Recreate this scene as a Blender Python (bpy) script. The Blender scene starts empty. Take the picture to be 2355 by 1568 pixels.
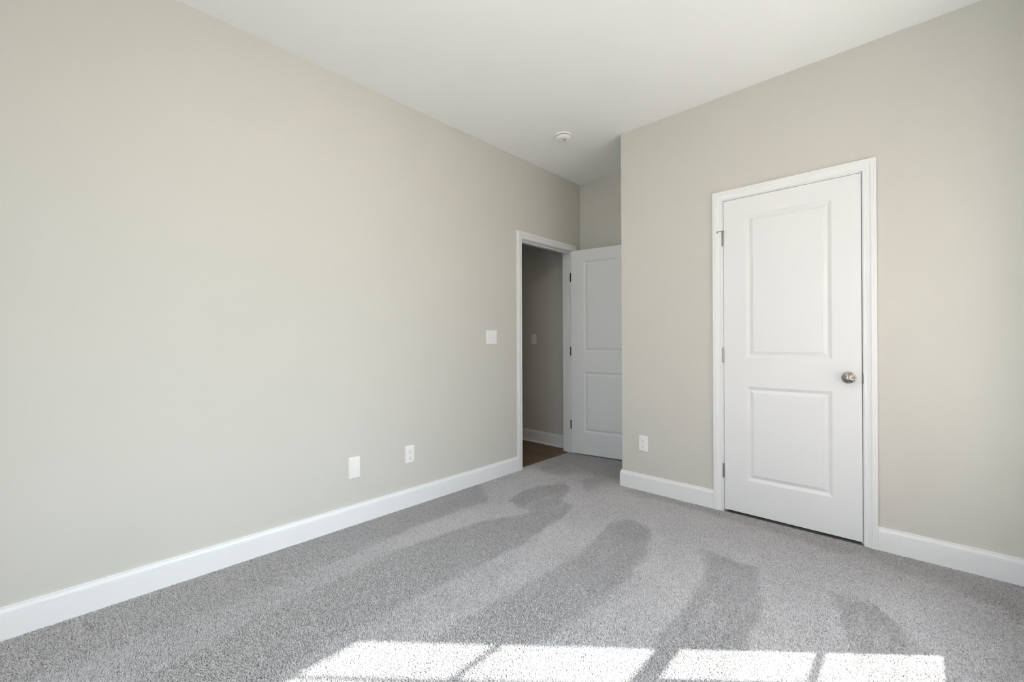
import bpy, bmesh, math
import numpy as np
from mathutils import Matrix, Vector

# ------------------------------------------------------------------ camera, light, exposure
SC = bpy.context.scene
COL = SC.collection
H = 2.743                       # ceiling height
XR = 2.98                       # inner face of the window wall
XE = 3.14                       # outer face of the window wall
XC = 0.8575                     # corner of the closet block
YA = 0.6975                     # back wall of the door alcove
YB = -3.95                      # wall behind the camera

def make_camera():
    F, yaw, pitch, roll = 987.45, 0.7554, 0.0018, -0.0043
    c, s = math.cos(yaw), math.sin(yaw)
    fwd, right, up = Vector((-s, c, 0)), Vector((c, s, 0)), Vector((0, 0, 1))
    fwd, up = fwd*math.cos(pitch)+up*math.sin(pitch), up*math.cos(pitch)-fwd*math.sin(pitch)
    right, up = right*math.cos(roll)+up*math.sin(roll), up*math.cos(roll)-right*math.sin(roll)
    cam = bpy.data.cameras.new('camera')
    cam.sensor_fit = 'HORIZONTAL'; cam.sensor_width = 36.0
    cam.lens = F/2355*36.0
    cam.clip_start = 0.02
    o = bpy.data.objects.new('camera', cam)
    m = Matrix.Identity(4)
    for i in range(3):
        m[i][0], m[i][1], m[i][2] = right[i], up[i], -fwd[i]
    m[0][3], m[1][3], m[2][3] = 2.5284, -3.0222, 1.1283
    o.matrix_world = m
    COL.objects.link(o)
    SC.camera = o
make_camera()

EXPOSURE = 0.14
SKY = 4.4
GLOW = 14.0
GLOW_EXP = 5.0
SUN = 20.0
FILL_LAMP = 42.0
SC.view_settings.view_transform = 'Standard'
SC.view_settings.look = 'None'
SC.view_settings.exposure = EXPOSURE
SC.view_settings.gamma = 1.0
SC.view_settings.use_curve_mapping = False
SC.cycles.use_denoising = True
SC.cycles.max_bounces = 12
SC.cycles.diffuse_bounces = 10
SC.cycles.glossy_bounces = 4
SC.cycles.transparent_max_bounces = 12
SC.cycles.sample_clamp_indirect = 8.0

def make_world():
    w = bpy.data.worlds.new('sky'); SC.world = w
    w.use_nodes = True
    nt = w.node_tree; nt.nodes.clear()
    out = nt.nodes.new('ShaderNodeOutputWorld')
    bg = nt.nodes.new('ShaderNodeBackground')
    tc = nt.nodes.new('ShaderNodeTexCoord')
    sep = nt.nodes.new('ShaderNodeSeparateXYZ')
    ramp = nt.nodes.new('ShaderNodeValToRGB')
    nt.links.new(tc.outputs['Generated'], sep.inputs[0])
    nt.links.new(sep.outputs['Z'], ramp.inputs[0])
    e = ramp.color_ramp.elements
    e[0].position = 0.0; e[0].color = (0.90, 0.96, 1.02, 1)
    e[1].position = 0.9; e[1].color = (0.55, 0.76, 1.06, 1)
    m = ramp.color_ramp.elements.new(0.25); m.color = (0.75, 0.88, 1.09, 1)
    nt.links.new(ramp.outputs[0], bg.inputs['Color'])
    bg.inputs['Strength'].default_value = SKY
    # the sky is brightest around the sun
    sd = Vector((1.643, 1.429, 0)).normalized(); sd.z = 0.737; sd.normalize()
    dt = nt.nodes.new('ShaderNodeVectorMath'); dt.operation = 'DOT_PRODUCT'; dt.inputs[1].default_value = sd
    nt.links.new(tc.outputs['Generated'], dt.inputs[0])
    mx = nt.nodes.new('ShaderNodeMath'); mx.operation = 'MAXIMUM'; mx.inputs[1].default_value = 0.0
    nt.links.new(dt.outputs['Value'], mx.inputs[0])
    pw = nt.nodes.new('ShaderNodeMath'); pw.operation = 'POWER'; pw.inputs[1].default_value = GLOW_EXP
    nt.links.new(mx.outputs[0], pw.inputs[0])
    ml = nt.nodes.new('ShaderNodeMath'); ml.operation = 'MULTIPLY'; ml.inputs[1].default_value = GLOW
    nt.links.new(pw.outputs[0], ml.inputs[0])
    b2 = nt.nodes.new('ShaderNodeBackground'); b2.inputs['Color'].default_value = (1.0, 0.985, 0.96, 1)
    nt.links.new(ml.outputs[0], b2.inputs['Strength'])
    ad = nt.nodes.new('ShaderNodeAddShader')
    nt.links.new(bg.outputs[0], ad.inputs[0]); nt.links.new(b2.outputs[0], ad.inputs[1])
    nt.links.new(ad.outputs[0], out.inputs[0])
make_world()

def make_sun():
    d = Vector((-1.643, -1.429, 0)).normalized()
    d.z = -0.737
    l = bpy.data.lights.new('sun', 'SUN')
    l.energy = SUN; l.angle = math.radians(0.55); l.color = (1.0, 0.97, 0.93)
    o = bpy.data.objects.new('sun', l)
    o.rotation_euler = d.to_track_quat('-Z', 'Y').to_euler()
    o.location = (8, 6, 6)
    COL.objects.link(o)
make_sun()

WINDOWS = [(-0.370, -1.185), (-1.285, -2.100)]   # far and near edge of each opening in the window wall
WZ0, WZ1 = 0.365, 2.10

REAR_FILL = [(0.60, 1.42), (1.54, 2.36)]     # unseen windows behind the viewpoint, added to brighten the far corner

def make_portal(x, y, rz, w):   # only guides the sampling of the sky through the opening
    l = bpy.data.lights.new('window_portal', 'AREA')
    l.shape = 'RECTANGLE'; l.size = w; l.size_y = WZ1-WZ0
    l.cycles.is_portal = True
    o = bpy.data.objects.new('window_portal', l)
    o.location = (x, y, (WZ0+WZ1)/2)
    o.rotation_euler = (math.pi/2, 0, rz)            # -Z of the lamp looks into the room
    COL.objects.link(o)
for a, b in WINDOWS:
    make_portal(XE+0.02, (a+b)/2, math.pi/2, a-b)
for a, b in REAR_FILL:
    make_portal((a+b)/2, YB-0.18, 0.0, b-a)

# ------------------------------------------------------------------ helpers
def tag(o, label=None, cat=None, kind=None, group=None):
    if label: o['label'] = label
    if cat: o['category'] = cat
    if kind: o['kind'] = kind
    if group: o['group'] = group
    return o

def link(name, bm, mat, parent=None, smooth=None):
    bmesh.ops.recalc_face_normals(bm, faces=bm.faces[:])
    me = bpy.data.meshes.new(name)
    bm.to_mesh(me); bm.free()
    me.materials.append(mat)
    if smooth is not None:
        me.polygons.foreach_set('use_smooth', [True]*len(me.polygons))
        me.set_sharp_from_angle(angle=math.radians(smooth))
    o = bpy.data.objects.new(name, me)
    COL.objects.link(o)
    if parent is not None: o.parent = parent
    return o

def empty(name, loc=(0, 0, 0), rz=0.0):
    o = bpy.data.objects.new(name, None)
    o.empty_display_size = 0.1
    o.location = loc; o.rotation_euler = (0, 0, rz)
    COL.objects.link(o)
    return o

def add_box(bm, x0, x1, y0, y1, z0, z1, bevel=0.0, seg=2):
    g = bmesh.ops.create_cube(bm, size=1.0)
    vs = g['verts']
    for v in vs:
        v.co = Vector((x0+(v.co.x+.5)*(x1-x0), y0+(v.co.y+.5)*(y1-y0), z0+(v.co.z+.5)*(z1-z0)))
    if bevel > 0:
        es = list({e for v in vs for e in v.link_edges})
        bmesh.ops.bevel(bm, geom=es, offset=bevel, segments=seg, profile=0.5, affect='EDGES')

def box(name, x0, x1, y0, y1, z0, z1, mat, parent=None, bevel=0.0):
    bm = bmesh.new(); add_box(bm, x0, x1, y0, y1, z0, z1, bevel)
    return link(name, bm, mat, parent)

def add_lathe(bm, prof, M, n=40):
    """prof: list of (radius, height); M places the z axis of the lathe."""
    rings = []
    for r, h in prof:
        if r < 1e-6:
            rings.append([bm.verts.new(M @ Vector((0, 0, h)))])
        else:
            rings.append([bm.verts.new(M @ Vector((r*math.cos(2*math.pi*i/n), r*math.sin(2*math.pi*i/n), h))) for i in range(n)])
    for a, b in zip(rings, rings[1:]):
        for i in range(n):
            j = (i+1) % n
            if len(a) == 1 and len(b) == 1: continue
            if len(a) == 1: bm.faces.new((a[0], b[i], b[j]))
            elif len(b) == 1: bm.faces.new((a[i], a[j], b[0]))
            else: bm.faces.new((a[i], a[j], b[j], b[i]))
    for ring, end in ((rings[0], 0), (rings[-1], 1)):
        if len(ring) > 1: bm.faces.new(ring)

def add_tube(bm, pts, r, n=12):
    pts = [Vector(p) for p in pts]
    rings = []
    for i, p in enumerate(pts):
        t = (pts[min(i+1, len(pts)-1)] - pts[max(i-1, 0)]).normalized()
        a = t.cross(Vector((0.31, 0.2, 0.93))).normalized(); b = t.cross(a)
        rr = r[i] if isinstance(r, (list, tuple)) else r
        rings.append([bm.verts.new(p+rr*(a*math.cos(2*math.pi*k/n)+b*math.sin(2*math.pi*k/n))) for k in range(n)])
    for a, b in zip(rings, rings[1:]):
        for i in range(n):
            j = (i+1) % n
            bm.faces.new((a[i], a[j], b[j], b[i]))
    bm.faces.new(rings[0]); bm.faces.new(rings[-1])

def add_prism(bm, prof, M0, M1):
    """closed 2-D outline swept from frame M0 to frame M1 (each maps a 2-D point to 3-D)."""
    a = [bm.verts.new(M0(p)) for p in prof]; b = [bm.verts.new(M1(p)) for p in prof]
    n = len(prof)
    for i in range(n):
        j = (i+1) % n
        bm.faces.new((a[i], a[j], b[j], b[i]))
    bm.faces.new(a); bm.faces.new(b)

# ------------------------------------------------------------------ materials
def new_mat(name):
    m = bpy.data.materials.new(name); m.use_nodes = True
    nt = m.node_tree
    return m, nt, nt.nodes['Principled BSDF']

def paint(name, col, rough=0.6, scale=900.0, bump=0.05, dist=0.0006, vary=0.015, spec=0.3):
    m, nt, p = new_mat(name)
    tc = nt.nodes.new('ShaderNodeTexCoord')
    n = nt.nodes.new('ShaderNodeTexNoise'); n.inputs['Scale'].default_value = scale; n.inputs['Detail'].default_value = 2
    b = nt.nodes.new('ShaderNodeBump'); b.inputs['Strength'].default_value = bump; b.inputs['Distance'].default_value = dist
    nt.links.new(tc.outputs['Object'], n.inputs['Vector'])
    nt.links.new(n.outputs['Fac'], b.inputs['Height'])
    nt.links.new(b.outputs[0], p.inputs['Normal'])
    n2 = nt.nodes.new('ShaderNodeTexNoise'); n2.inputs['Scale'].default_value = 1.3; n2.inputs['Detail'].default_value = 3
    nt.links.new(tc.outputs['Object'], n2.inputs['Vector'])
    mx = nt.nodes.new('ShaderNodeMix'); mx.data_type = 'RGBA'
    mx.inputs[6].default_value = tuple(c*(1-vary) for c in col)+(1,)
    mx.inputs[7].default_value = tuple(min(1, c*(1+vary)) for c in col)+(1,)
    nt.links.new(n2.outputs['Fac'], mx.inputs[0])
    nt.links.new(mx.outputs[2], p.inputs['Base Color'])
    p.inputs['Roughness'].default_value = rough
    p.inputs['Specular IOR Level'].default_value = spec
    return m

def metal(name, col, rough=0.3):
    m, nt, p = new_mat(name)
    tc = nt.nodes.new('ShaderNodeTexCoord')
    n = nt.nodes.new('ShaderNodeTexNoise'); n.inputs['Scale'].default_value = 300
    mr = nt.nodes.new('ShaderNodeMapRange'); mr.inputs[3].default_value = rough*0.8; mr.inputs[4].default_value = rough*1.25
    nt.links.new(tc.outputs['Object'], n.inputs['Vector'])
    nt.links.new(n.outputs['Fac'], mr.inputs[0]); nt.links.new(mr.outputs[0], p.inputs['Roughness'])
    p.inputs['Base Color'].default_value = col+(1,); p.inputs['Metallic'].default_value = 1.0
    return m

M_WALL = paint('wall_paint', (0.615, 0.604, 0.562), rough=0.75, scale=700, bump=0.12)
M_CEIL = paint('ceiling_paint', (0.93, 0.935, 0.94), rough=0.85, scale=500, bump=0.10)
M_TRIM = paint('trim_enamel', (0.825, 0.835, 0.85), rough=0.38, scale=20, bump=0.003, vary=0.006, spec=0.4)
M_DOOR = paint('door_enamel', (0.79, 0.80, 0.815), rough=0.42, scale=350, bump=0.06, vary=0.006, spec=0.4)
M_PLATE = paint('white_plastic', (0.86, 0.86, 0.855), rough=0.35, scale=200, bump=0.01, vary=0.004, spec=0.45)
M_DARK = paint('dark_slot', (0.05, 0.05, 0.05), rough=0.7)
M_GREY = paint('grey_slot', (0.30, 0.30, 0.29), rough=0.7)
M_NICKEL = metal('brushed_nickel', (0.38, 0.37, 0.345), 0.22)
M_BRONZE = metal('dark_hinge_metal', (0.10, 0.075, 0.05), 0.45)
M_SIDING = paint('outside_siding', (0.6, 0.58, 0.54), rough=0.8)
M_GROUND = paint('outside_ground', (0.54, 0.49, 0.42), rough=0.95, scale=3, bump=0.3, dist=0.02, vary=0.2)
M_BACKING = paint('carpet_backing', (0.42, 0.41, 0.41), rough=1.0, scale=260, bump=0.8, dist=0.004, vary=0.03, spec=0.0)

def wood_mat():
    m, nt, p = new_mat('brown_plank_floor')
    tc = nt.nodes.new('ShaderNodeTexCoord')
    br = nt.nodes.new('ShaderNodeTexBrick')
    br.inputs['Scale'].default_value = 1.0
    br.inputs['Brick Width'].default_value = 1.2; br.inputs['Row Height'].default_value = 0.12
    br.inputs['Mortar Size'].default_value = 0.0012
    br.inputs['Color1'].default_value = (0.165, 0.100, 0.052, 1); br.inputs['Color2'].default_value = (0.120, 0.072, 0.037, 1)
    br.inputs['Mortar'].default_value = (0.03, 0.018, 0.01, 1)
    mp = nt.nodes.new('ShaderNodeMapping'); mp.inputs['Scale'].default_value = (3, 60, 60)
    n = nt.nodes.new('ShaderNodeTexNoise'); n.inputs['Scale'].default_value = 1.0; n.inputs['Detail'].default_value = 5
    nt.links.new(tc.outputs['Object'], br.inputs['Vector'])
    nt.links.new(tc.outputs['Object'], mp.inputs[0]); nt.links.new(mp.outputs[0], n.inputs['Vector'])
    mr = nt.nodes.new('ShaderNodeMapRange'); mr.inputs[3].default_value = 0.55; mr.inputs[4].default_value = 1.5
    nt.links.new(n.outputs['Fac'], mr.inputs[0])
    mx = nt.nodes.new('ShaderNodeMix'); mx.data_type = 'RGBA'; mx.blend_type = 'MULTIPLY'; mx.inputs[0].default_value = 1
    nt.links.new(br.outputs['Color'], mx.inputs[6]); nt.links.new(mr.outputs[0], mx.inputs[7])
    nt.links.new(mx.outputs[2], p.inputs['Base Color'])
    p.inputs['Roughness'].default_value = 0.45
    return m
M_WOOD = wood_mat()

def glass_mat():
    m, nt, p = new_mat('window_glass')
    nt.nodes.remove(p)
    out = nt.nodes['Material Output']
    t = nt.nodes.new('ShaderNodeBsdfTransparent'); g = nt.nodes.new('ShaderNodeBsdfGlossy')
    g.inputs['Roughness'].default_value = 0.02
    lw = nt.nodes.new('ShaderNodeLayerWeight'); lw.inputs['Blend'].default_value = 0.5
    pw = nt.nodes.new('ShaderNodeMath'); pw.operation = 'POWER'; pw.inputs[1].default_value = 5.0
    fr = nt.nodes.new('ShaderNodeMath'); fr.operation = 'MULTIPLY_ADD'; fr.inputs[1].default_value = 0.5; fr.inputs[2].default_value = 0.035
    nt.links.new(lw.outputs['Facing'], pw.inputs[0]); nt.links.new(pw.outputs[0], fr.inputs[0])
    t.inputs['Color'].default_value = (0.95, 0.97, 0.96, 1)
    mx = nt.nodes.new('ShaderNodeMixShader')
    nt.links.new(fr.outputs[0], mx.inputs[0]); nt.links.new(t.outputs[0], mx.inputs[1]); nt.links.new(g.outputs[0], mx.inputs[2])
    nt.links.new(mx.outputs[0], out.inputs[0])
    return m
M_GLASS = glass_mat()

def pile_mat():
    m, nt, p = new_mat('carpet_yarn')
    hi = nt.nodes.new('ShaderNodeHairInfo')
    r = nt.nodes.new('ShaderNodeValToRGB')
    e = r.color_ramp.elements
    e[0].position = 0.0; e[0].color = (0.41, 0.395, 0.39, 1)
    e[1].position = 1.0; e[1].color = (0.74, 0.725, 0.735, 1)
    k = e.new(0.25); k.color = (0.60, 0.585, 0.59, 1)
    nt.links.new(hi.outputs['Random'], r.inputs[0])
    nt.links.new(r.outputs[0], p.inputs['Base Color'])
    p.inputs['Roughness'].default_value = 1.0
    p.inputs['Specular IOR Level'].default_value = 0.0
    # light passes through the yarn as well
    tr = nt.nodes.new('ShaderNodeBsdfTranslucent'); nt.links.new(r.outputs[0], tr.inputs['Color'])
    mx = nt.nodes.new('ShaderNodeMixShader'); mx.inputs[0].default_value = 0.28
    nt.links.new(p.outputs[0], mx.inputs[1]); nt.links.new(tr.outputs[0], mx.inputs[2])
    nt.links.new(mx.outputs[0], nt.nodes['Material Output'].inputs[0])
    return m
M_PILE = pile_mat()

# ------------------------------------------------------------------ room shell
# entry door: clear opening between jambs, casing; closet door likewise
E0, E1, EZ = -0.2125, 0.5535, 2.033          # along y, in the left wall
K0, K1, KZ = 1.6010, 2.3140, 2.0475          # along x, in the closet wall
WT = 0.115                                   # partition thickness
JT = 0.019                                   # jamb board thickness
CW, RV = 0.0575, 0.005                       # casing width, reveal

bm = bmesh.new()
add_box(bm, -0.033, XR, YB, YA, -0.10, 0.0)
tag(link('floor', bm, M_BACKING), 'grey carpeted bedroom floor', 'floor', 'structure')

tag(box('ceiling', -1.6, XE, YB-0.16, YA+0.12, H, H+0.12, M_CEIL), 'flat off-white ceiling over the bedroom', 'ceiling', 'structure')

bm = bmesh.new()
add_box(bm, -WT, 0, YB, E0-JT, -0.1, H); add_box(bm, -WT, 0, E1+JT, YA, -0.1, H); add_box(bm, -WT, 0, E0-JT, E1+JT, EZ+JT, H)
tag(link('wall_left', bm, M_WALL), 'long bare beige wall at left with the open doorway at its far end', 'wall', 'structure')

bm = bmesh.new()
add_box(bm, XC, K0-JT, 0, WT, -0.1, H); add_box(bm, K1+JT, XR, 0, WT, -0.1, H); add_box(bm, K0-JT, K1+JT, 0, WT, KZ+JT, H)
add_box(bm, XC, XC+WT, WT, YA, -0.1, H)
tag(link('wall_closet', bm, M_WALL), 'beige wall at right holding the closed closet door', 'wall', 'structure')

tag(box('wall_back', -WT, XE, YA, YA+0.12, -0.1, H, M_WALL), 'shaded beige wall behind the open door', 'wall', 'structure')
bm = bmesh.new()
xs = [-1.6] + [v for w in REAR_FILL for v in w] + [XE]
for i in range(0, len(xs), 2):
    add_box(bm, xs[i], xs[i+1], YB-0.16, YB, -0.1, H)
for a, b in REAR_FILL:
    add_box(bm, a, b, YB-0.16, YB, -0.1, WZ0); add_box(bm, a, b, YB-0.16, YB, WZ1, H)
tag(link('wall_rear', bm, M_WALL), 'beige wall behind the viewpoint with two added windows', 'wall', 'structure')

bm = bmesh.new()
ys = [YB] + [v for a, b in reversed(WINDOWS) for v in (b, a)] + [YA]
for i in range(0, len(ys), 2):
    add_box(bm, XR, XE, ys[i], ys[i+1], -0.1, H)
for a, b in WINDOWS:
    add_box(bm, XR, XE, b, a, -0.1, WZ0); add_box(bm, XR, XE, b, a, WZ1, H)
tag(link('wall_right', bm, M_WALL), 'beige outer wall with two sash windows', 'wall', 'structure')

# hall beyond the doorway
HY = 0.66
bm = bmesh.new(); add_box(bm, -1.55, -0.033, -1.6, YA, -0.1, 0.006)
tag(link('floor_hall', bm, M_WOOD), 'brown wood plank floor of the hall past the doorway', 'floor', 'structure')
tag(box('wall_hall', -1.55, -WT, HY, YA+0.12, 0.0, H, M_WALL), 'dark beige hall wall seen through the doorway', 'wall', 'structure')
bm = bmesh.new(); add_box(bm, -1.6, -1.5, -1.7, YA+0.12, -0.1, H)
tag(link('wall_hall_far', bm, M_WALL), 'beige far side wall of the hall', 'wall', 'structure')
tag(box('wall_hall_near', -1.5, -WT, -1.7, -1.6, -0.1, H, M_WALL), 'beige end wall of the hall', 'wall', 'structure')

# ground outside the windows
tag(box('ground', -30, 40, -40, 30, -0.5, -0.35, M_GROUND), 'dry open ground outside the windows', 'ground', 'structure')
# unseen dark block, added to keep sky light off the closet wall
M_SKY_BLOCK = paint('sky_block_dark', (0.16, 0.10, 0.08), rough=0.9, scale=40, bump=0.3, dist=0.004, vary=0.15)
tag(box('wall_sky_block', XE, 10.0, -6.0, -2.45, -0.35, 6.2, M_SKY_BLOCK), 'added dark block outside the windows that cuts off sky light', 'wall', 'structure')

# ------------------------------------------------------------------ baseboards
BASE = [(0, 0), (0.0145, 0), (0.0145, 0.1005), (0.0110, 0.1015), (0.0105, 0.1030), (0.0140, 0.1045),
        (0.0137, 0.1110), (0.0115, 0.1170), (0.0085, 0.1215), (0.0060, 0.1232), (0.0055, 0.1248), (0.0082, 0.1262), (0.0085, 0.1285), (0.0068, 0.1306), (0, 0.1306)]

def add_base(bm, p0, p1, nrm, m0=0.0, m1=0.0):
    """p0 -> p1 along the wall foot, nrm into the room; m0/m1: mitre (+1 outside corner, -1 inside corner) at each end."""
    p0, p1, nrm = Vector(p0), Vector(p1), Vector(nrm)
    t = (p1-p0).normalized()
    f0 = lambda q: p0 + nrm*q[0] - t*(m0*q[0]) + Vector((0, 0, q[1]))
    f1 = lambda q: p1 + nrm*q[0] + t*(m1*q[0]) + Vector((0, 0, q[1]))
    add_prism(bm, BASE, f0, f1)

EO0, EO1 = E0-RV-CW, E1+RV+CW      # outer edges of the entry casing
KO0, KO1 = K0-RV-CW, K1+RV+CW
bm = bmesh.new()
add_base(bm, (0, YB, 0), (0, EO0, 0), (1, 0, 0), -1, 0)
tag(link('baseboard_left', bm, M_TRIM), 'tall white baseboard along the long left wall', 'baseboard', 'structure')
bm = bmesh.new()
add_base(bm, (XC, YA, 0), (XC, 0, 0), (-1, 0, 0), -1, 1)
add_base(bm, (XC, 0, 0), (KO0, 0, 0), (0, -1, 0), 1, 0)
tag(link('baseboard_closet', bm, M_TRIM), 'short white baseboard between the wall corner and the closet door', 'baseboard', 'structure')
bm = bmesh.new()
add_base(bm, (KO1, 0, 0), (XR, 0, 0), (0, -1, 0), 0, -1)
tag(link('baseboard_right', bm, M_TRIM), 'white baseboard right of the closet door', 'baseboard', 'structure')
bm = bmesh.new(); add_base(bm, (0, YA, 0), (XC, YA, 0), (0, -1, 0), -1, -1)
tag(link('baseboard_back', bm, M_TRIM), 'white baseboard behind the open door', 'baseboard', 'structure')
bm = bmesh.new(); add_base(bm, (XR, 0, 0), (XR, YB, 0), (-1, 0, 0), -1, -1)
tag(link('baseboard_window', bm, M_TRIM), 'white baseboard below the windows', 'baseboard', 'structure')
bm = bmesh.new()
add_base(bm, (-1.5, HY, 0.006), (-WT, HY, 0.006), (0, -1, 0), 0, 0)
q = [(0, 0), (0.027, 0), (0.0265, 0.006), (0.024, 0.0115), (0.019, 0.016), (0.0135, 0.018), (0, 0.018)]
add_prism(bm, q, lambda p: Vector((-1.5, HY-p[0], 0.006+p[1])), lambda p: Vector((-WT, HY-p[0], 0.006+p[1])))
tag(link('baseboard_hall', bm, M_TRIM), 'white baseboard with shoe moulding at the foot of the dark hall wall', 'baseboard', 'structure')

# ------------------------------------------------------------------ door frames
CAS = [(0, 0), (0, 0.0085), (0.0020, 0.0105), (0.0095, 0.0105), (0.0112, 0.0080), (0.0135, 0.0080), (0.0165, 0.0100), (0.0250, 0.0118), (0.0315, 0.0150), (0.0340, 0.0172),
       (0.0355, 0.0180), (0.0425, 0.0180), (0.0440, 0.0155), (0.0465, 0.0155), (0.0480, 0.0172), (0.0555, 0.0172), (0.0575, 0.0152), (0.0575, 0)]

def casing(name, u0, u1, zt, P, parent):
    """u0,u1,zt: inner edge of the casing; P maps (u, depth, z) to the world."""
    bm = bmesh.new()
    rows = [[bm.verts.new(P(u, d, z)) for u, z in ((u0-w, 0.0), (u0-w, zt+w), (u1+w, zt+w), (u1+w, 0.0))] for w, d in CAS]
    n = len(rows)
    for i in range(n):
        a, b = rows[i], rows[(i+1) % n]
        for k in range(3):
            bm.faces.new((a[k], a[k+1], b[k+1], b[k]))
    for k in (0, 3):
        bm.faces.new([r[k] for r in rows])
    return link(name, bm, M_TRIM, parent, smooth=25)

def jamb_bm(u0, u1, zt, depth0, depth1, P):
    bm = bmesh.new()
    def b(ua, ub, da, db, za, zb):
        v = [Vector(P(u, d, z)) for u in (ua, ub) for d in (da, db) for z in (za, zb)]
        lo = [min(q[i] for q in v) for i in range(3)]; hi = [max(q[i] for q in v) for i in range(3)]
        add_box(bm, lo[0], hi[0], lo[1], hi[1], lo[2], hi[2], bevel=0.0012)
    b(u0-JT, u0, depth0, depth1, 0, zt+JT); b(u1, u1+JT, depth0, depth1, 0, zt+JT); b(u0, u1, depth0, depth1, zt, zt+JT)
    return bm, b

def frame(name, label, u0, u1, zt, P, hall_casing):
    t = empty(name, P((u0+u1)/2, 0, 0))
    def Q(u, d, z):
        return Vector(P(u, d, z)) - t.location
    casing('casing', u0-RV, u1+RV, zt+RV, Q, t)
    if hall_casing:
        casing('outer_casing', u0-RV, u1+RV, zt+RV, lambda u, d, z: Q(u, -WT-d, z), t)
    bm, _ = jamb_bm(u0, u1, zt, 0.0, -WT, Q)
    link('jamb', bm, M_TRIM, t)
    bm, b = jamb_bm(u0, u1, zt, 0.0, -WT, Q); bm.free()
    bm = bmesh.new()
    def b(ua, ub, da, db, za, zb):
        v = [Q(u, d, z) for u in (ua, ub) for d in (da, db) for z in (za, zb)]
        lo = [min(q[i] for q in v) for i in range(3)]; hi = [max(q[i] for q in v) for i in range(3)]
        add_box(bm, lo[0], hi[0], lo[1], hi[1], lo[2], hi[2], bevel=0.0015)
    s0, s1, st = -0.038, -0.071, 0.0115
    b(u0, u0+st, s0, s1, 0, zt); b(u1-st, u1, s0, s1, 0, zt); b(u0+st, u1-st, s0, s1, zt-st, zt)
    link('door_stop', bm, M_TRIM, t)
    tag(t, label, 'door frame', 'structure')
    return t

PE = lambda u, d, z: (d, u, z)            # left wall: depth along +x
PK = lambda u, d, z: (u, -d, z)           # closet wall: depth along -y
trim1 = frame('trim_1', 'white door casing and jamb around the open doorway in the left wall', E0, E1, EZ, PE, True)
trim2 = frame('trim_2', 'white moulded casing around the closed closet door', K0, K1, KZ, PK, False)

# strike plates
def strike(parent, pts, name='strike_plate'):
    bm = bmesh.new()
    add_prism(bm, pts[0], lambda q: Vector((q[0], q[1], pts[1])) - parent.location, lambda q: Vector((q[0], q[1], pts[2])) - parent.location)
    return link(name, bm, M_NICKEL, parent)
# curved lip showing on the reveal of the closet frame
bm = bmesh.new()
z0, z1 = 0.892, 0.949
lip = [(K1-0.0012, 0.024), (K1-0.0012, -0.004), (K1+0.0010, -0.0085), (K1+0.0052, -0.0100), (K1+0.0060, -0.0100), (K1+0.0060, -0.0094), (K1+0.0014, -0.0078), (K1-0.0002, -0.0035), (K1-0.0002, 0.024)]
rows = []
N = 14
for i in range(N+1):
    f = i/N; z = z0+(z1-z0)*f
    k = 1.0 - (2*f-1)**4*0.55
    rows.append([bm.verts.new(Vector((K1-0.0012+(x-K1+0.0012)*(k if y < 0 else 1), y*(k if y < 0 else 1), z))-trim2.location) for x, y in lip])
for a, b in zip(rows, rows[1:]):
    for i in range(len(lip)):
        j = (i+1) % len(lip); bm.faces.new((a[i], a[j], b[j], b[i]))
bm.faces.new(rows[0]); bm.faces.new(rows[-1])
tag(link('strike_plate', bm, M_NICKEL, trim2, smooth=40), 'brushed nickel strike plate lip')
bm = bmesh.new()
rows = []
lip = [(0.0, 0.0), (0.006, 0.0), (0.0085, -0.001), (0.009, -0.004), (0.0082, -0.0042), (0.0075, -0.0018), (0.0055, -0.001), (0.0, -0.001)]
for i in range(N+1):
    f = i/N; z = 0.878+0.085*f
    k = 1.0 - (2*f-1)**4*0.6
    rows.append([bm.verts.new(Vector((x*k, E0-RV*0+0.0016-y*k*1.0, z))-trim1.location) for x, y in lip])
for a, b in zip(rows, rows[1:]):
    for i in range(len(lip)):
        j = (i+1) % len(lip); bm.faces.new((a[i], a[j], b[j], b[i]))
bm.faces.new(rows[0]); bm.faces.new(rows[-1])
tag(link('strike_plate', bm, M_NICKEL, trim1, smooth=40), 'small nickel strike plate on the doorway edge')

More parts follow.
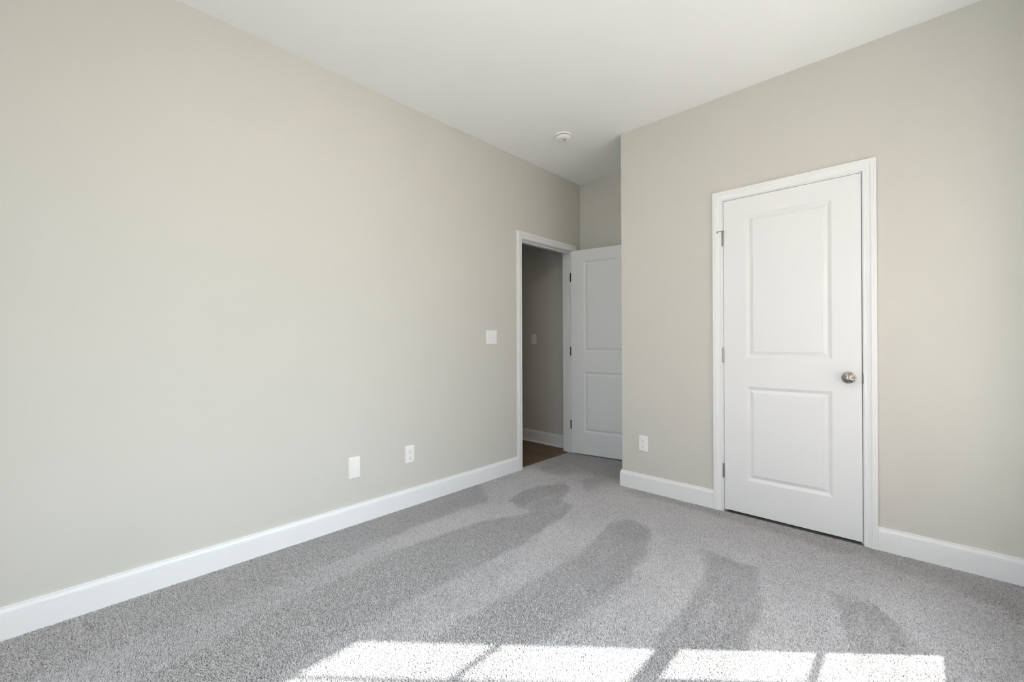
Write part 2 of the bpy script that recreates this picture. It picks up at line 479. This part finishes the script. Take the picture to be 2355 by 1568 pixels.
# ------------------------------------------------------------------ doors
def door_slab_bm(w, z0, z1, th=0.035, panels=(), ins=0.131):
    """slab in local x 0..w, front face y=0 (facing -y), back y=th, with two moulded panels on each face."""
    bm = bmesh.new()
    xs = [0, ins, w-ins, w]
    zs = [z0] + [v for p in panels for v in p] + [z1]
    STEP = [(0.0, 0.0), (0.0025, 0.0008), (0.010, 0.0055), (0.0185, 0.0105), (0.0205, 0.0112), (0.0225, 0.0110), (0.030, 0.0078), (0.038, 0.0042), (0.0420, 0.0032), (0.0428, 0.0018)]
    for face, sg in ((0.0, 1), (th, -1)):
        def V(x, z, d): return bm.verts.new((x, face+sg*d, z))
        for i in range(3):
            for k in range(len(zs)-1):
                x0, x1, a, b = xs[i], xs[i+1], zs[k], zs[k+1]
                if i == 1 and (a, b) in [tuple(p) for p in panels]:
                    prev = None
                    for o, d in STEP:
                        r = [V(x0+o, a+o, d), V(x1-o, a+o, d), V(x1-o, b-o, d), V(x0+o, b-o, d)]
                        if prev:
                            for q in range(4):
                                bm.faces.new((prev[q], prev[(q+1) % 4], r[(q+1) % 4], r[q]))
                        prev = r
                    bm.faces.new(prev)
                else:
                    bm.faces.new((V(x0, a, 0), V(x1, a, 0), V(x1, b, 0), V(x0, b, 0)))
    for x in (0, w):
        for k in range(len(zs)-1):
            bm.faces.new([bm.verts.new(c) for c in ((x, 0, zs[k]), (x, th, zs[k]), (x, th, zs[k+1]), (x, 0, zs[k+1]))])
    for z in (z0, z1):
        for i in range(3):
            bm.faces.new([bm.verts.new(c) for c in ((xs[i], 0, z), (xs[i+1], 0, z), (xs[i+1], th, z), (xs[i], th, z))])
    bmesh.ops.remove_doubles(bm, verts=bm.verts[:], dist=1e-5)
    return bm

def lathe_y(origin):     # lathe axis along -y
    return Matrix.Translation(Vector(origin)) @ Matrix(((1, 0, 0, 0), (0, 0, -1, 0), (0, 1, 0, 0), (0, 0, 0, 1)))

def knob(parent, loc, sign=1):
    """door knob: rosette, neck, rounded head; axis along -y (sign 1) or +y (-1)"""
    M = lathe_y(loc)
    if sign < 0: M = Matrix.Translation(Vector(loc)) @ Matrix(((1, 0, 0, 0), (0, 0, 1, 0), (0, -1, 0, 0), (0, 0, 0, 1)))
    bm = bmesh.new()
    add_lathe(bm, [(0.0, 0.0), (0.0325, 0.0), (0.0325, 0.002), (0.0315, 0.0045), (0.028, 0.0065), (0.018, 0.009), (0.0125, 0.012), (0.0115, 0.018), (0.0118, 0.024),
                   (0.0160, 0.028), (0.0235, 0.0325), (0.0285, 0.038), (0.0300, 0.043), (0.0292, 0.0475), (0.0265, 0.0510), (0.0235, 0.0520), (0.0222, 0.0508), (0.0205, 0.0515), (0.014, 0.0562), (0.007, 0.0585), (0.0, 0.0592)], M, 48)
    return link('door_knob', bm, M_NICKEL, parent, smooth=35)

def hinge(parent, x, y, zc, mat, r=0.0062, hgt=0.089):
    """butt hinge: barrel of five knuckles with pin tips, and the visible leaf edges"""
    bm = bmesh.new()
    z = zc-hgt/2; n = 5; s = hgt/n
    prof = [(0.0, z-0.004), (0.0035, z-0.004), (0.0045, z-0.001)]
    for i in range(n):
        prof += [(r*0.86, z+i*s+0.0002), (r, z+i*s+0.0009), (r, z+(i+1)*s-0.0009), (r*0.86, z+(i+1)*s-0.0002)]
    prof += [(0.0045, z+hgt+0.001), (0.0035, z+hgt+0.004), (0.0, z+hgt+0.0045)]
    add_lathe(bm, prof, Matrix.Translation(Vector((x, y, 0))), 20)
    add_box(bm, x-0.0012, x+0.0012, y, y+0.030, z+0.0005, z+hgt-0.0005)
    return link('hinge', bm, mat, parent, smooth=35)

# closed closet door, hinged at its left side
D2W = K1-K0-0.006
door2 = empty('door_2', (K0+0.003, 0.0, 0.0))
PAN = [(0.235, 0.838), (1.017, 1.932)]
link('door_slab', door_slab_bm(D2W, 0.024, KZ-0.003, panels=PAN), M_DOOR, door2)
knob(door2, (2.2545-door2.location.x, 0, 0.9215))
knob(door2, (2.2545-door2.location.x, 0.035, 0.9215), -1)
hs = [hinge(door2, -0.0045, -0.0062, zc, M_NICKEL) for zc in (1.800, 1.035, 0.276)]
# hinge-pin door stop on the top hinge
bm = bmesh.new()
zt = 1.800+0.0445+0.006
add_lathe(bm, [(0, zt-0.004), (0.008, zt-0.004), (0.008, zt), (0.004, zt+0.004), (0, zt+0.004)], Matrix.Translation(Vector((-0.0045, -0.0062, 0))), 18)
add_tube(bm, [(-0.0045, -0.0062, zt), (-0.012, -0.013, zt), (-0.020, -0.018, zt-0.0005), (-0.028, -0.0205, zt-0.001)], 0.0019)
add_tube(bm, [(-0.028, -0.0205, zt-0.001), (-0.0330, -0.0170, zt-0.002), (-0.0345, -0.0115, zt-0.007)], [0.0026, 0.0042, 0.0040])
add_tube(bm, [(-0.0045, -0.0062, zt), (0.006, -0.0150, zt), (0.008, -0.0155, zt)], 0.0019)
link('pin_stop', bm, M_NICKEL, hs[0], smooth=40)
tag(door2, 'closed white two-panel closet door with round nickel knob', 'door', 'structure')

# open entry door: turned about its hinge axis at the right jamb
AX, AY = 0.007, E1-0.0015
door1 = empty('door_1', (AX, AY, 0), math.radians(100.0-90.0))
D1W = E1-E0-0.006
# closed the slab spans x -0.035..0 and runs from y=AY-0.0015 towards -y; in the turned frame local +x runs along the door, local -y is the hall face
bm = door_slab_bm(D1W, 0.021, EZ-0.003, panels=[(0.232, 0.832), (1.022, 1.922)])
for v in bm.verts:
    v.co.x += 0.0015; v.co.y += -0.042
link('door_slab', bm, M_DOOR, door1)
knob(door1, (D1W-0.06, -0.042, 0.92)); knob(door1, (D1W-0.06, -0.007, 0.92), -1)
for zc in (1.777, 1.03, 0.291):
    bm = bmesh.new()
    prof = [(0.0, -0.048), (0.0045, -0.0455)]
    for i in range(5):
        prof += [(0.0054, -0.0445+i*0.0178+0.0002), (0.0062, -0.0445+i*0.0178+0.0009), (0.0062, -0.0445+(i+1)*0.0178-0.0009), (0.0054, -0.0445+(i+1)*0.0178-0.0002)]
    prof += [(0.0045, 0.0455), (0.0, 0.048)]
    add_lathe(bm, prof, Matrix.Translation(Vector((0, 0, zc))), 18)
    # leaf let into the door edge, leaf lying on the jamb
    add_box(bm, -0.0005, 0.0018, -0.041, -0.004, zc-0.0445, zc+0.0445)
    R = Matrix.Rotation(-math.radians(10.0), 4, 'Z')
    g = bmesh.new(); add_box(g, -0.034, -0.004, -0.0012, 0.0012, zc-0.0445, zc+0.0445)
    vm = {v: bm.verts.new(R @ v.co) for v in g.verts}
    for f in g.faces: bm.faces.new([vm[v] for v in f.verts])
    g.free()
    tag(link('hinge', bm, M_BRONZE, door1, smooth=35), 'dark metal hinge')
tag(door1, 'white two-panel door standing wide open in the alcove', 'door', 'structure')

# ------------------------------------------------------------------ windows
def make_window(name, label, loc, rz, w):
    """double-hung window, three by two panes in each sash; local +x is outwards (0 = outer wall face), y along the wall"""
    t = empty(name, loc, rz)
    ya, yb, XE, XR = w/2, -w/2, 0.0, -0.16
    def B(bm, x0, x1, y0, y1, z0, z1, bev=0.0015):
        add_box(bm, x0, x1, y0, y1, z0-WZ0, z1-WZ0, bevel=bev)
    bm = bmesh.new()
    f = 0.022
    B(bm, XR+0.05, XE, ya-f, ya, WZ0, WZ1); B(bm, XR+0.05, XE, yb, yb+f, WZ0, WZ1)
    B(bm, XR+0.05, XE, yb+f, ya-f, WZ1-0.012, WZ1); B(bm, XR+0.05, XE, yb+f, ya-f, WZ0, WZ0+0.02)
    link('window_frame', bm, M_TRIM, t)
    s0, s1 = ya-0.030, yb+0.030                       # glass edges of the sashes
    cols = [s0 + (s1-s0)*k/3 for k in range(4)]
    mid = 1.197
    for nm, xg, za, zb, bot, top in (('upper_sash', XE-0.035, mid, WZ1-0.012, 0.032, 0.010), ('lower_sash', XE-0.075, WZ0+0.02, mid, 0.035, 0.032)):
        bm = bmesh.new()
        B(bm, xg-0.017, xg+0.017, s0-0.002, ya-0.012, za, zb); B(bm, xg-0.017, xg+0.017, yb+0.012, s1+0.002, za, zb)
        B(bm, xg-0.017, xg+0.017, s1, s0, za, za+bot); B(bm, xg-0.017, xg+0.017, s1, s0, zb-top, zb)
        sa = link(nm, bm, M_TRIM, t)
        bm = bmesh.new()
        zm = 1.673 if nm == 'upper_sash' else 0.780
        for c in cols[1:3]:
            B(bm, xg-0.004, xg+0.004, c-0.0115, c+0.0115, za+bot, zb-top, 0)
        B(bm, xg-0.0035, xg+0.0035, s1, s0, zm-0.0115, zm+0.0115, 0)
        link('muntin', bm, M_TRIM, sa)
        bm = bmesh.new(); B(bm, xg-0.002, xg+0.002, s1, s0, za+bot, zb-top, 0)
        link('pane', bm, M_GLASS, sa)
    bm = bmesh.new()
    B(bm, XR-0.02, XR+0.055, yb-0.04, ya+0.04, WZ0-0.02, WZ0+0.004, 0.003)
    link('window_sill', bm, M_TRIM, t)
    tag(t, label, 'window', 'structure')
    return t
for i, (a, b) in enumerate(WINDOWS):
    make_window('window_%d' % (i+1), 'white double-hung window in the right wall, ' + ('nearest the closet wall' if i == 0 else 'second from the closet wall'), (XE, (a+b)/2, WZ0), 0.0, a-b)
for i, (a, b) in enumerate(REAR_FILL):
    make_window('window_%d' % (i+3), 'added white double-hung window behind the viewpoint, ' + ('nearer the long left wall' if i == 0 else 'nearer the window wall'), ((a+b)/2, YB-0.16, WZ0), -math.pi/2, b-a)

# ------------------------------------------------------------------ wall plates
def plate_bm(w, h, d=0.0058, e=0.006):
    bm = bmesh.new()
    prof = [(0.0, 0.0), (0.0, d*0.45), (e*0.25, d*0.72), (e*0.6, d*0.92), (e, d)]
    prev = None; first = None
    for o, y in prof:
        r = []
        for cx, cz, a0 in ((1, 1, 0), (-1, 1, 90), (-1, -1, 180), (1, -1, 270)):
            rad = 0.003
            X, Z = w/2-o-rad, h/2-o-rad
            for k in range(4):
                a = math.radians(a0+30*k)
                r.append(bm.verts.new((cx*X+rad*math.cos(a), -y, cz*Z+rad*math.sin(a))))
        if prev:
            for i in range(len(r)):
                j = (i+1) % len(r); bm.faces.new((prev[i], prev[j], r[j], r[i]))
        else: first = r
        prev = r
    bm.faces.new(prev); bm.faces.new(first)
    return bm

def add_disc(bm, x, z, r, y0, y1, n=20):
    add_lathe(bm, [(0, -y0), (r, -y0), (r, -y1+0.0002), (r*0.9, -y1), (0, -y1)], lathe_y((x, 0, z)), n)

def make_outlet(loc, rz, label):
    t = empty('wall_outlet', loc, rz)
    link('cover_plate', plate_bm(0.0715, 0.1165), M_PLATE, t, smooth=40)
    for zc in (0.0195, -0.0195):
        bm = bmesh.new()
        # receptacle face: circle cut flat at top and bottom, standing just proud of the plate
        ring = []
        for k in range(40):
            a = 2*math.pi*k/40
            ring.append((0.0172*math.cos(a), max(-0.0142, min(0.0142, 0.0172*math.sin(a)))))
        add_prism(bm, ring, lambda q: Vector((q[0], -0.004, zc+q[1])), lambda q: Vector((q[0], -0.0068, zc+q[1])))
        r = link('receptacle', bm, M_PLATE, t)
        for nm, x0, hh in (('slot', -0.0066, 0.0044), ('slot', 0.0066, 0.0036)):
            bm = bmesh.new(); add_box(bm, x0-0.0013, x0+0.0013, -0.0071, -0.005, zc+0.0035-hh, zc+0.0035+hh)
            link(nm, bm, M_GREY, r)
        bm = bmesh.new(); add_disc(bm, 0, zc-0.0082, 0.0028, -0.005, -0.0071, 14)
        link('ground_hole', bm, M_DARK, r)
    bm = bmesh.new(); add_disc(bm, 0, 0, 0.003, -0.005, -0.0066, 14)
    link('screw', bm, M_PLATE, t)
    return tag(t, label, 'outlet', None, 'duplex outlets')

make_outlet((0, -1.364, 0.362), math.pi/2, 'white duplex outlet low on the left wall beside a blank plate')
make_outlet((1.033, 0, 0.3605), 0.0, 'white duplex outlet left of the closet door above the short baseboard')

t = empty('blank_plate', (0, -1.7625, 0.357), math.pi/2)
link('cover_plate', plate_bm(0.0735, 0.130, 0.0055, 0.004), M_PLATE, t, smooth=40)
tag(t, 'blank white cover plate low on the left wall', 'wall plate')

def make_switch(loc, rz, n, label, w):
    t = empty('light_switch', loc, rz)
    link('cover_plate', plate_bm(w, 0.1145), M_PLATE, t, smooth=40)
    for i in range(n):
        x = (i-(n-1)/2)*0.046
        bm = bmesh.new(); add_box(bm, x-0.0052, x+0.0052, -0.0061, -0.004, -0.0122, 0.0122, 0.0004)
        link('toggle_slot', bm, M_GREY if False else M_PLATE, t)
        bm = bmesh.new()
        s = 1 if i % 2 else -1
        pr = [(-0.0045, -0.0055), (0.0045, -0.0055), (0.0036, -0.0165), (-0.0036, -0.0165)]
        lo = [bm.verts.new((x+a, y, -0.005+s*0.001 if y > -0.01 else s*0.0065-0.003)) for a, y in pr]
        hi = [bm.verts.new((x+a, y, 0.005+s*0.001 if y > -0.01 else s*0.0065+0.003)) for a, y in pr]
        for a in range(4):
            b = (a+1) % 4; bm.faces.new((lo[a], lo[b], hi[b], hi[a]))
        bm.faces.new(lo); bm.faces.new(hi)
        bmesh.ops.bevel(bm, geom=bm.edges[:], offset=0.0006, segments=2, affect='EDGES')
        link('toggle', bm, M_PLATE, t)
        for z in (0.0302, -0.0302):
            bm = bmesh.new(); add_disc(bm, x, z, 0.0031, -0.005, -0.0068, 14)
            link('screw', bm, M_PLATE, t)
    return tag(t, label, 'light switch', None, 'toggle light switches')
make_switch((0, -0.582, 1.1655), math.pi/2, 2, 'white double toggle light switch on the left wall beside the doorway', 0.1165)
make_switch((-0.600, HY, 1.158), 0.0, 1, 'single toggle light switch on the dark hall wall', 0.0715)

# ------------------------------------------------------------------ smoke detector
t = empty('smoke_detector', (0.5225, -0.295, H))
dn = Matrix(((1, 0, 0, 0), (0, -1, 0, 0), (0, 0, -1, 0), (0, 0, 0, 1)))
bm = bmesh.new(); add_lathe(bm, [(0, 0), (0.066, 0), (0.066, 0.004), (0.0630, 0.0095), (0.058, 0.0105), (0, 0.0105)], dn, 56)
link('mounting_base', bm, M_PLATE, t, smooth=35)
bm = bmesh.new(); add_lathe(bm, [(0, 0.0105), (0.0500, 0.0105), (0.0500, 0.0160), (0, 0.0160)], dn, 56)
link('vent_gap', bm, M_DARK, t, smooth=35)
bm = bmesh.new(); add_lathe(bm, [(0, 0.0160), (0.0570, 0.0160), (0.0580, 0.0172), (0.0575, 0.0250), (0.0545, 0.0320), (0.0490, 0.0365), (0.0400, 0.0385), (0.0, 0.0395)], dn, 56)
body = link('body', bm, M_PLATE, t, smooth=35)
# test button and sounder grille on the side facing the room
R = Matrix.Rotation(math.radians(43), 4, 'Z')
bm = bmesh.new(); add_lathe(bm, [(0, 0.036), (0.0165, 0.036), (0.0165, 0.0405), (0.015, 0.0418), (0, 0.0425)], R @ Matrix.Translation((0.024, 0.020, 0)) @ dn, 32)
link('test_button', bm, M_PLATE, t, smooth=35)
bm = bmesh.new()
for k in range(4):
    g = bmesh.new(); add_box(g, -0.011, 0.011, -0.0012, 0.0012, -0.0398, -0.036)
    Mx = R @ Matrix.Translation((0.010, -0.018+0.0050*k, 0))
    vm = {v: bm.verts.new(Mx @ v.co) for v in g.verts}
    for f in g.faces: bm.faces.new([vm[v] for v in f.verts])
    g.free()
link('sounder_grille', bm, M_GREY, t)
tag(t, 'round white smoke detector on the ceiling near the alcove', 'smoke detector')

# ------------------------------------------------------------------ added fill light (unseen dome above the frame, lifts the ambient light)
def make_fill_light():
    t = empty('fill_light', (1.55, -2.25, H))
    bm = bmesh.new(); add_lathe(bm, [(0, 0), (0.17, 0), (0.172, 0.02), (0.165, 0.03), (0, 0.03)], dn, 48)
    link('base', bm, M_TRIM, t, smooth=35)
    m, nt, p = new_mat('fill_diffuser')
    p.inputs['Base Color'].default_value = (0.9, 0.88, 0.84, 1)
    p.inputs['Emission Color'].default_value = (1.0, 0.90, 0.78, 1)
    p.inputs['Emission Strength'].default_value = FILL_LAMP
    bm = bmesh.new(); add_lathe(bm, [(0, 0.03), (0.155, 0.03), (0.155, 0.05), (0.145, 0.08), (0.12, 0.105), (0.08, 0.122), (0.0, 0.13)], dn, 48)
    link('diffuser', bm, m, t, smooth=60)
    tag(t, 'added round fill light with a frosted dome, out of view on the ceiling', 'ceiling light')
make_fill_light()

# ------------------------------------------------------------------ carpet pile
def smooth01(a, b, v):
    x = np.clip((v-a)/(b-a), 0, 1); return x*x*(3-2*x)

def value_noise(x, y, s, seed):
    rg = np.random.default_rng(seed); G = rg.random((64, 64))
    u, v = x/s+20, y/s+20
    i, j = np.floor(u).astype(int), np.floor(v).astype(int)
    f, g = u-i, v-j; f = f*f*(3-2*f); g = g*g*(3-2*g)
    a = lambda p, q: G[(i+p) % 64, (j+q) % 64]
    return (a(0, 0)*(1-f)+a(1, 0)*f)*(1-g)+(a(0, 1)*(1-f)+a(1, 1)*f)*g

# outlines on the floor of the strokes where the vacuum left the pile leaning back: (edge softness, strength, outline)
TRACKS = [(0.05, 1.0, [(0.034, -3.228), (0.013, -2.478), (-0.027, -1.135), (-0.018, -0.939), (-0.006, -0.751), (0.326, -0.904), (0.305, -1.241), (0.341, -1.969), (0.377, -2.392), (0.354, -2.7), (0.367, -2.948), (0.379, -3.092), (0.445, -3.195)]),
          (0.022, 1.0, [(0.657, -2.91), (0.603, -2.607), (0.539, -2.373), (0.538, -2.148), (0.488, -1.8), (0.513, -1.535), (0.542, -1.225), (0.653, -0.987), (0.658, -0.886), (0.428, -0.833), (0.378, -0.639), (0.38, -0.439), (0.487, -0.3), (0.58, -0.324), (0.685, -0.539), (0.825, -0.63), (0.879, -0.778), (0.917, -1.086), (0.93, -1.391), (0.926, -1.687), (0.922, -1.932), (0.919, -2.138), (0.916, -2.315), (0.971, -2.617)]),
          (0.03, 1.0, [(1.204, -2.047), (1.188, -1.907), (1.212, -1.707), (1.218, -1.416), (1.232, -1.145), (1.193, -0.869), (1.136, -0.677), (1.179, -0.593), (1.275, -0.55), (1.356, -0.601), (1.423, -0.695), (1.478, -0.853), (1.52, -1.082), (1.536, -1.317), (1.529, -1.514), (1.507, -1.665), (1.495, -1.809), (1.536, -2.091), (1.214, -2.391)]),
          (0.028, 0.9, [(1.813, -1.513), (1.807, -1.386), (1.813, -1.23), (1.808, -1.018), (1.763, -0.802), (1.682, -0.664), (1.741, -0.642), (1.846, -0.637), (1.956, -0.679), (2.013, -0.828), (2.047, -0.973), (2.061, -1.114), (2.071, -1.273), (2.097, -1.568), (1.817, -1.829)]),
          (0.028, 0.85, [(2.228, -0.652), (2.307, -0.668), (2.393, -0.659), (2.464, -0.74), (2.515, -0.828), (2.549, -0.874), (2.616, -1.085), (2.407, -1.279), (2.351, -1.012), (2.297, -0.858)]),
          (0.05, 0.7, [(0.95, -0.114), (1.087, -0.111), (1.338, -0.105), (1.575, -0.137), (1.868, -0.128), (2.173, -0.209), (2.383, -0.17), (2.586, -0.25), (2.717, -0.309), (2.879, -0.424), (2.957, 0.144), (2.354, 0.058), (1.556, 0.095), (1.05, 0.108)]),
          (0.02, 0.7, [(0.07, -0.095), (0.127, 0.181), (0.335, 0.06), (0.408, -0.135), (0.287, -0.183)]),
          (0.015, 0.8, [(0.546, -0.116), (0.736, -0.311), (0.726, -0.163), (0.676, 0.048), (0.58, -0.009)])]

def inside_distance(x, y, poly):
    """signed distance to a closed outline, positive inside"""
    d = np.full_like(x, 1e9); ins = np.zeros(x.shape, bool)
    n = len(poly)
    for i in range(n):
        (x0, y0), (x1, y1) = poly[i], poly[(i+1) % n]
        ex, ey = x1-x0, y1-y0
        t = np.clip(((x-x0)*ex+(y-y0)*ey)/(ex*ex+ey*ey), 0, 1)
        d = np.minimum(d, np.hypot(x-x0-t*ex, y-y0-t*ey))
        c = (y0 > y) != (y1 > y)
        ins ^= c & (x < x0+(y-y0)/(ey if abs(ey) > 1e-9 else 1e-9)*ex)
    return np.where(ins, d, -d)

def nap(x, y):
    """which way the vacuum left the pile: +1 leaning towards the far corner (pale), -1 leaning back (dark)"""
    wx = x+(value_noise(x, y, 0.06, 3)-0.5)*0.022; wy = y+(value_noise(x, y, 0.08, 4)-0.5)*0.035
    L = 0.80+0.35*(value_noise(x, y, 0.25, 5)-0.5)+0.22*(value_noise(x, y, 0.07, 6)-0.5)
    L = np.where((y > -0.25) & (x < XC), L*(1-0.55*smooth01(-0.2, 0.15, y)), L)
    for soft, k, poly in TRACKS:
        m = smooth01(-0.8*soft, 0.8*soft, inside_distance(wx, wy, poly))
        # finer brush lines inside a stroke
        fine = 0.84+0.4*(value_noise(x, y*0.12, 0.02, 17)-0.5)+0.35*(value_noise(x, y, 0.12, 18)-0.5)
        L = L*(1-m*k*fine)
    return np.clip(L*2-1, -1, 1)

def make_pile():
    rg = np.random.default_rng(7)
    sp = 0.0036
    gx = np.arange(0.004, XR-0.004, sp); gy = np.arange(-3.55, YA-0.004, sp)
    X, Y = np.meshgrid(gx, gy); X = X.ravel(); Y = Y.ravel()
    keep = ~((X > XC-0.004) & (Y > -0.004))
    # carpet runs into the doorway as far as the wood floor
    ex, ey = np.meshgrid(np.arange(-0.031, 0.004, sp), np.arange(E0+0.003, E1-0.003, sp))
    X = np.concatenate([X[keep], ex.ravel()]); Y = np.concatenate([Y[keep], ey.ravel()])
    # leave out what lies well behind the viewpoint
    dx, dy = X-2.5284, Y+3.0222
    depth = -0.6857*dx+0.7279*dy
    k = depth > 0.75
    X, Y = X[k], Y[k]
    n = len(X)
    X = X+rg.normal(0, sp*0.28, n); Y = Y+rg.normal(0, sp*0.28, n)
    m = nap(X+rg.normal(0, 0.004, n), Y+rg.normal(0, 0.004, n))
    m = np.clip(m+rg.normal(0, 0.2, n), -1.2, 1.2)
    ang = rg.uniform(0, 2*np.pi, n); rl = np.abs(rg.normal(0, 0.36, n))
    lx = rl*np.cos(ang)-0.29*m
    ly = rl*np.sin(ang)+0.45*m
    Lh = 0.0090*(1+rg.normal(0, 0.10, n))
    nl = np.sqrt(1+lx*lx+ly*ly)
    dxh, dyh, dzh = lx/nl, ly/nl, 1/nl
    P = np.zeros((n, 4, 3), np.float32)
    c1, c2 = rg.normal(0, 0.0007, (2, n)), rg.normal(0, 0.0009, (2, n))
    for q, f in enumerate((0.0, 0.45, 0.85, 1.0)):
        b = f**1.5
        P[:, q, 0] = X+Lh*b*dxh+(c1[0] if q == 1 else c2[0]*f if q > 1 else 0)
        P[:, q, 1] = Y+Lh*b*dyh+(c1[1] if q == 1 else c2[1]*f if q > 1 else 0)
        P[:, q, 2] = Lh*f*(0.45+0.55*dzh)
    hc = bpy.data.hair_curves.new('carpet_pile')
    hc.add_curves([4]*n)
    hc.position_data.foreach_set('vector', P.ravel())
    ra = hc.attributes.get('radius') or hc.attributes.new('radius', 'FLOAT', 'POINT')
    rad = np.tile(np.array([0.0013, 0.0017, 0.0015, 0.0006], np.float32), n)*np.repeat(1+rg.normal(0, 0.10, n), 4).astype(np.float32)
    ra.data.foreach_set('value', rad)
    hc.materials.append(M_PILE)
    o = bpy.data.objects.new('carpet_pile', hc)
    COL.objects.link(o)
    SC.cycles_curves.shape = 'THICK' if hasattr(SC, 'cycles_curves') else 'THICK'
    tag(o, 'grey cut-pile carpet with vacuum tracks over the whole bedroom floor', 'carpet', 'stuff')
    print('tufts', n)
make_pile()
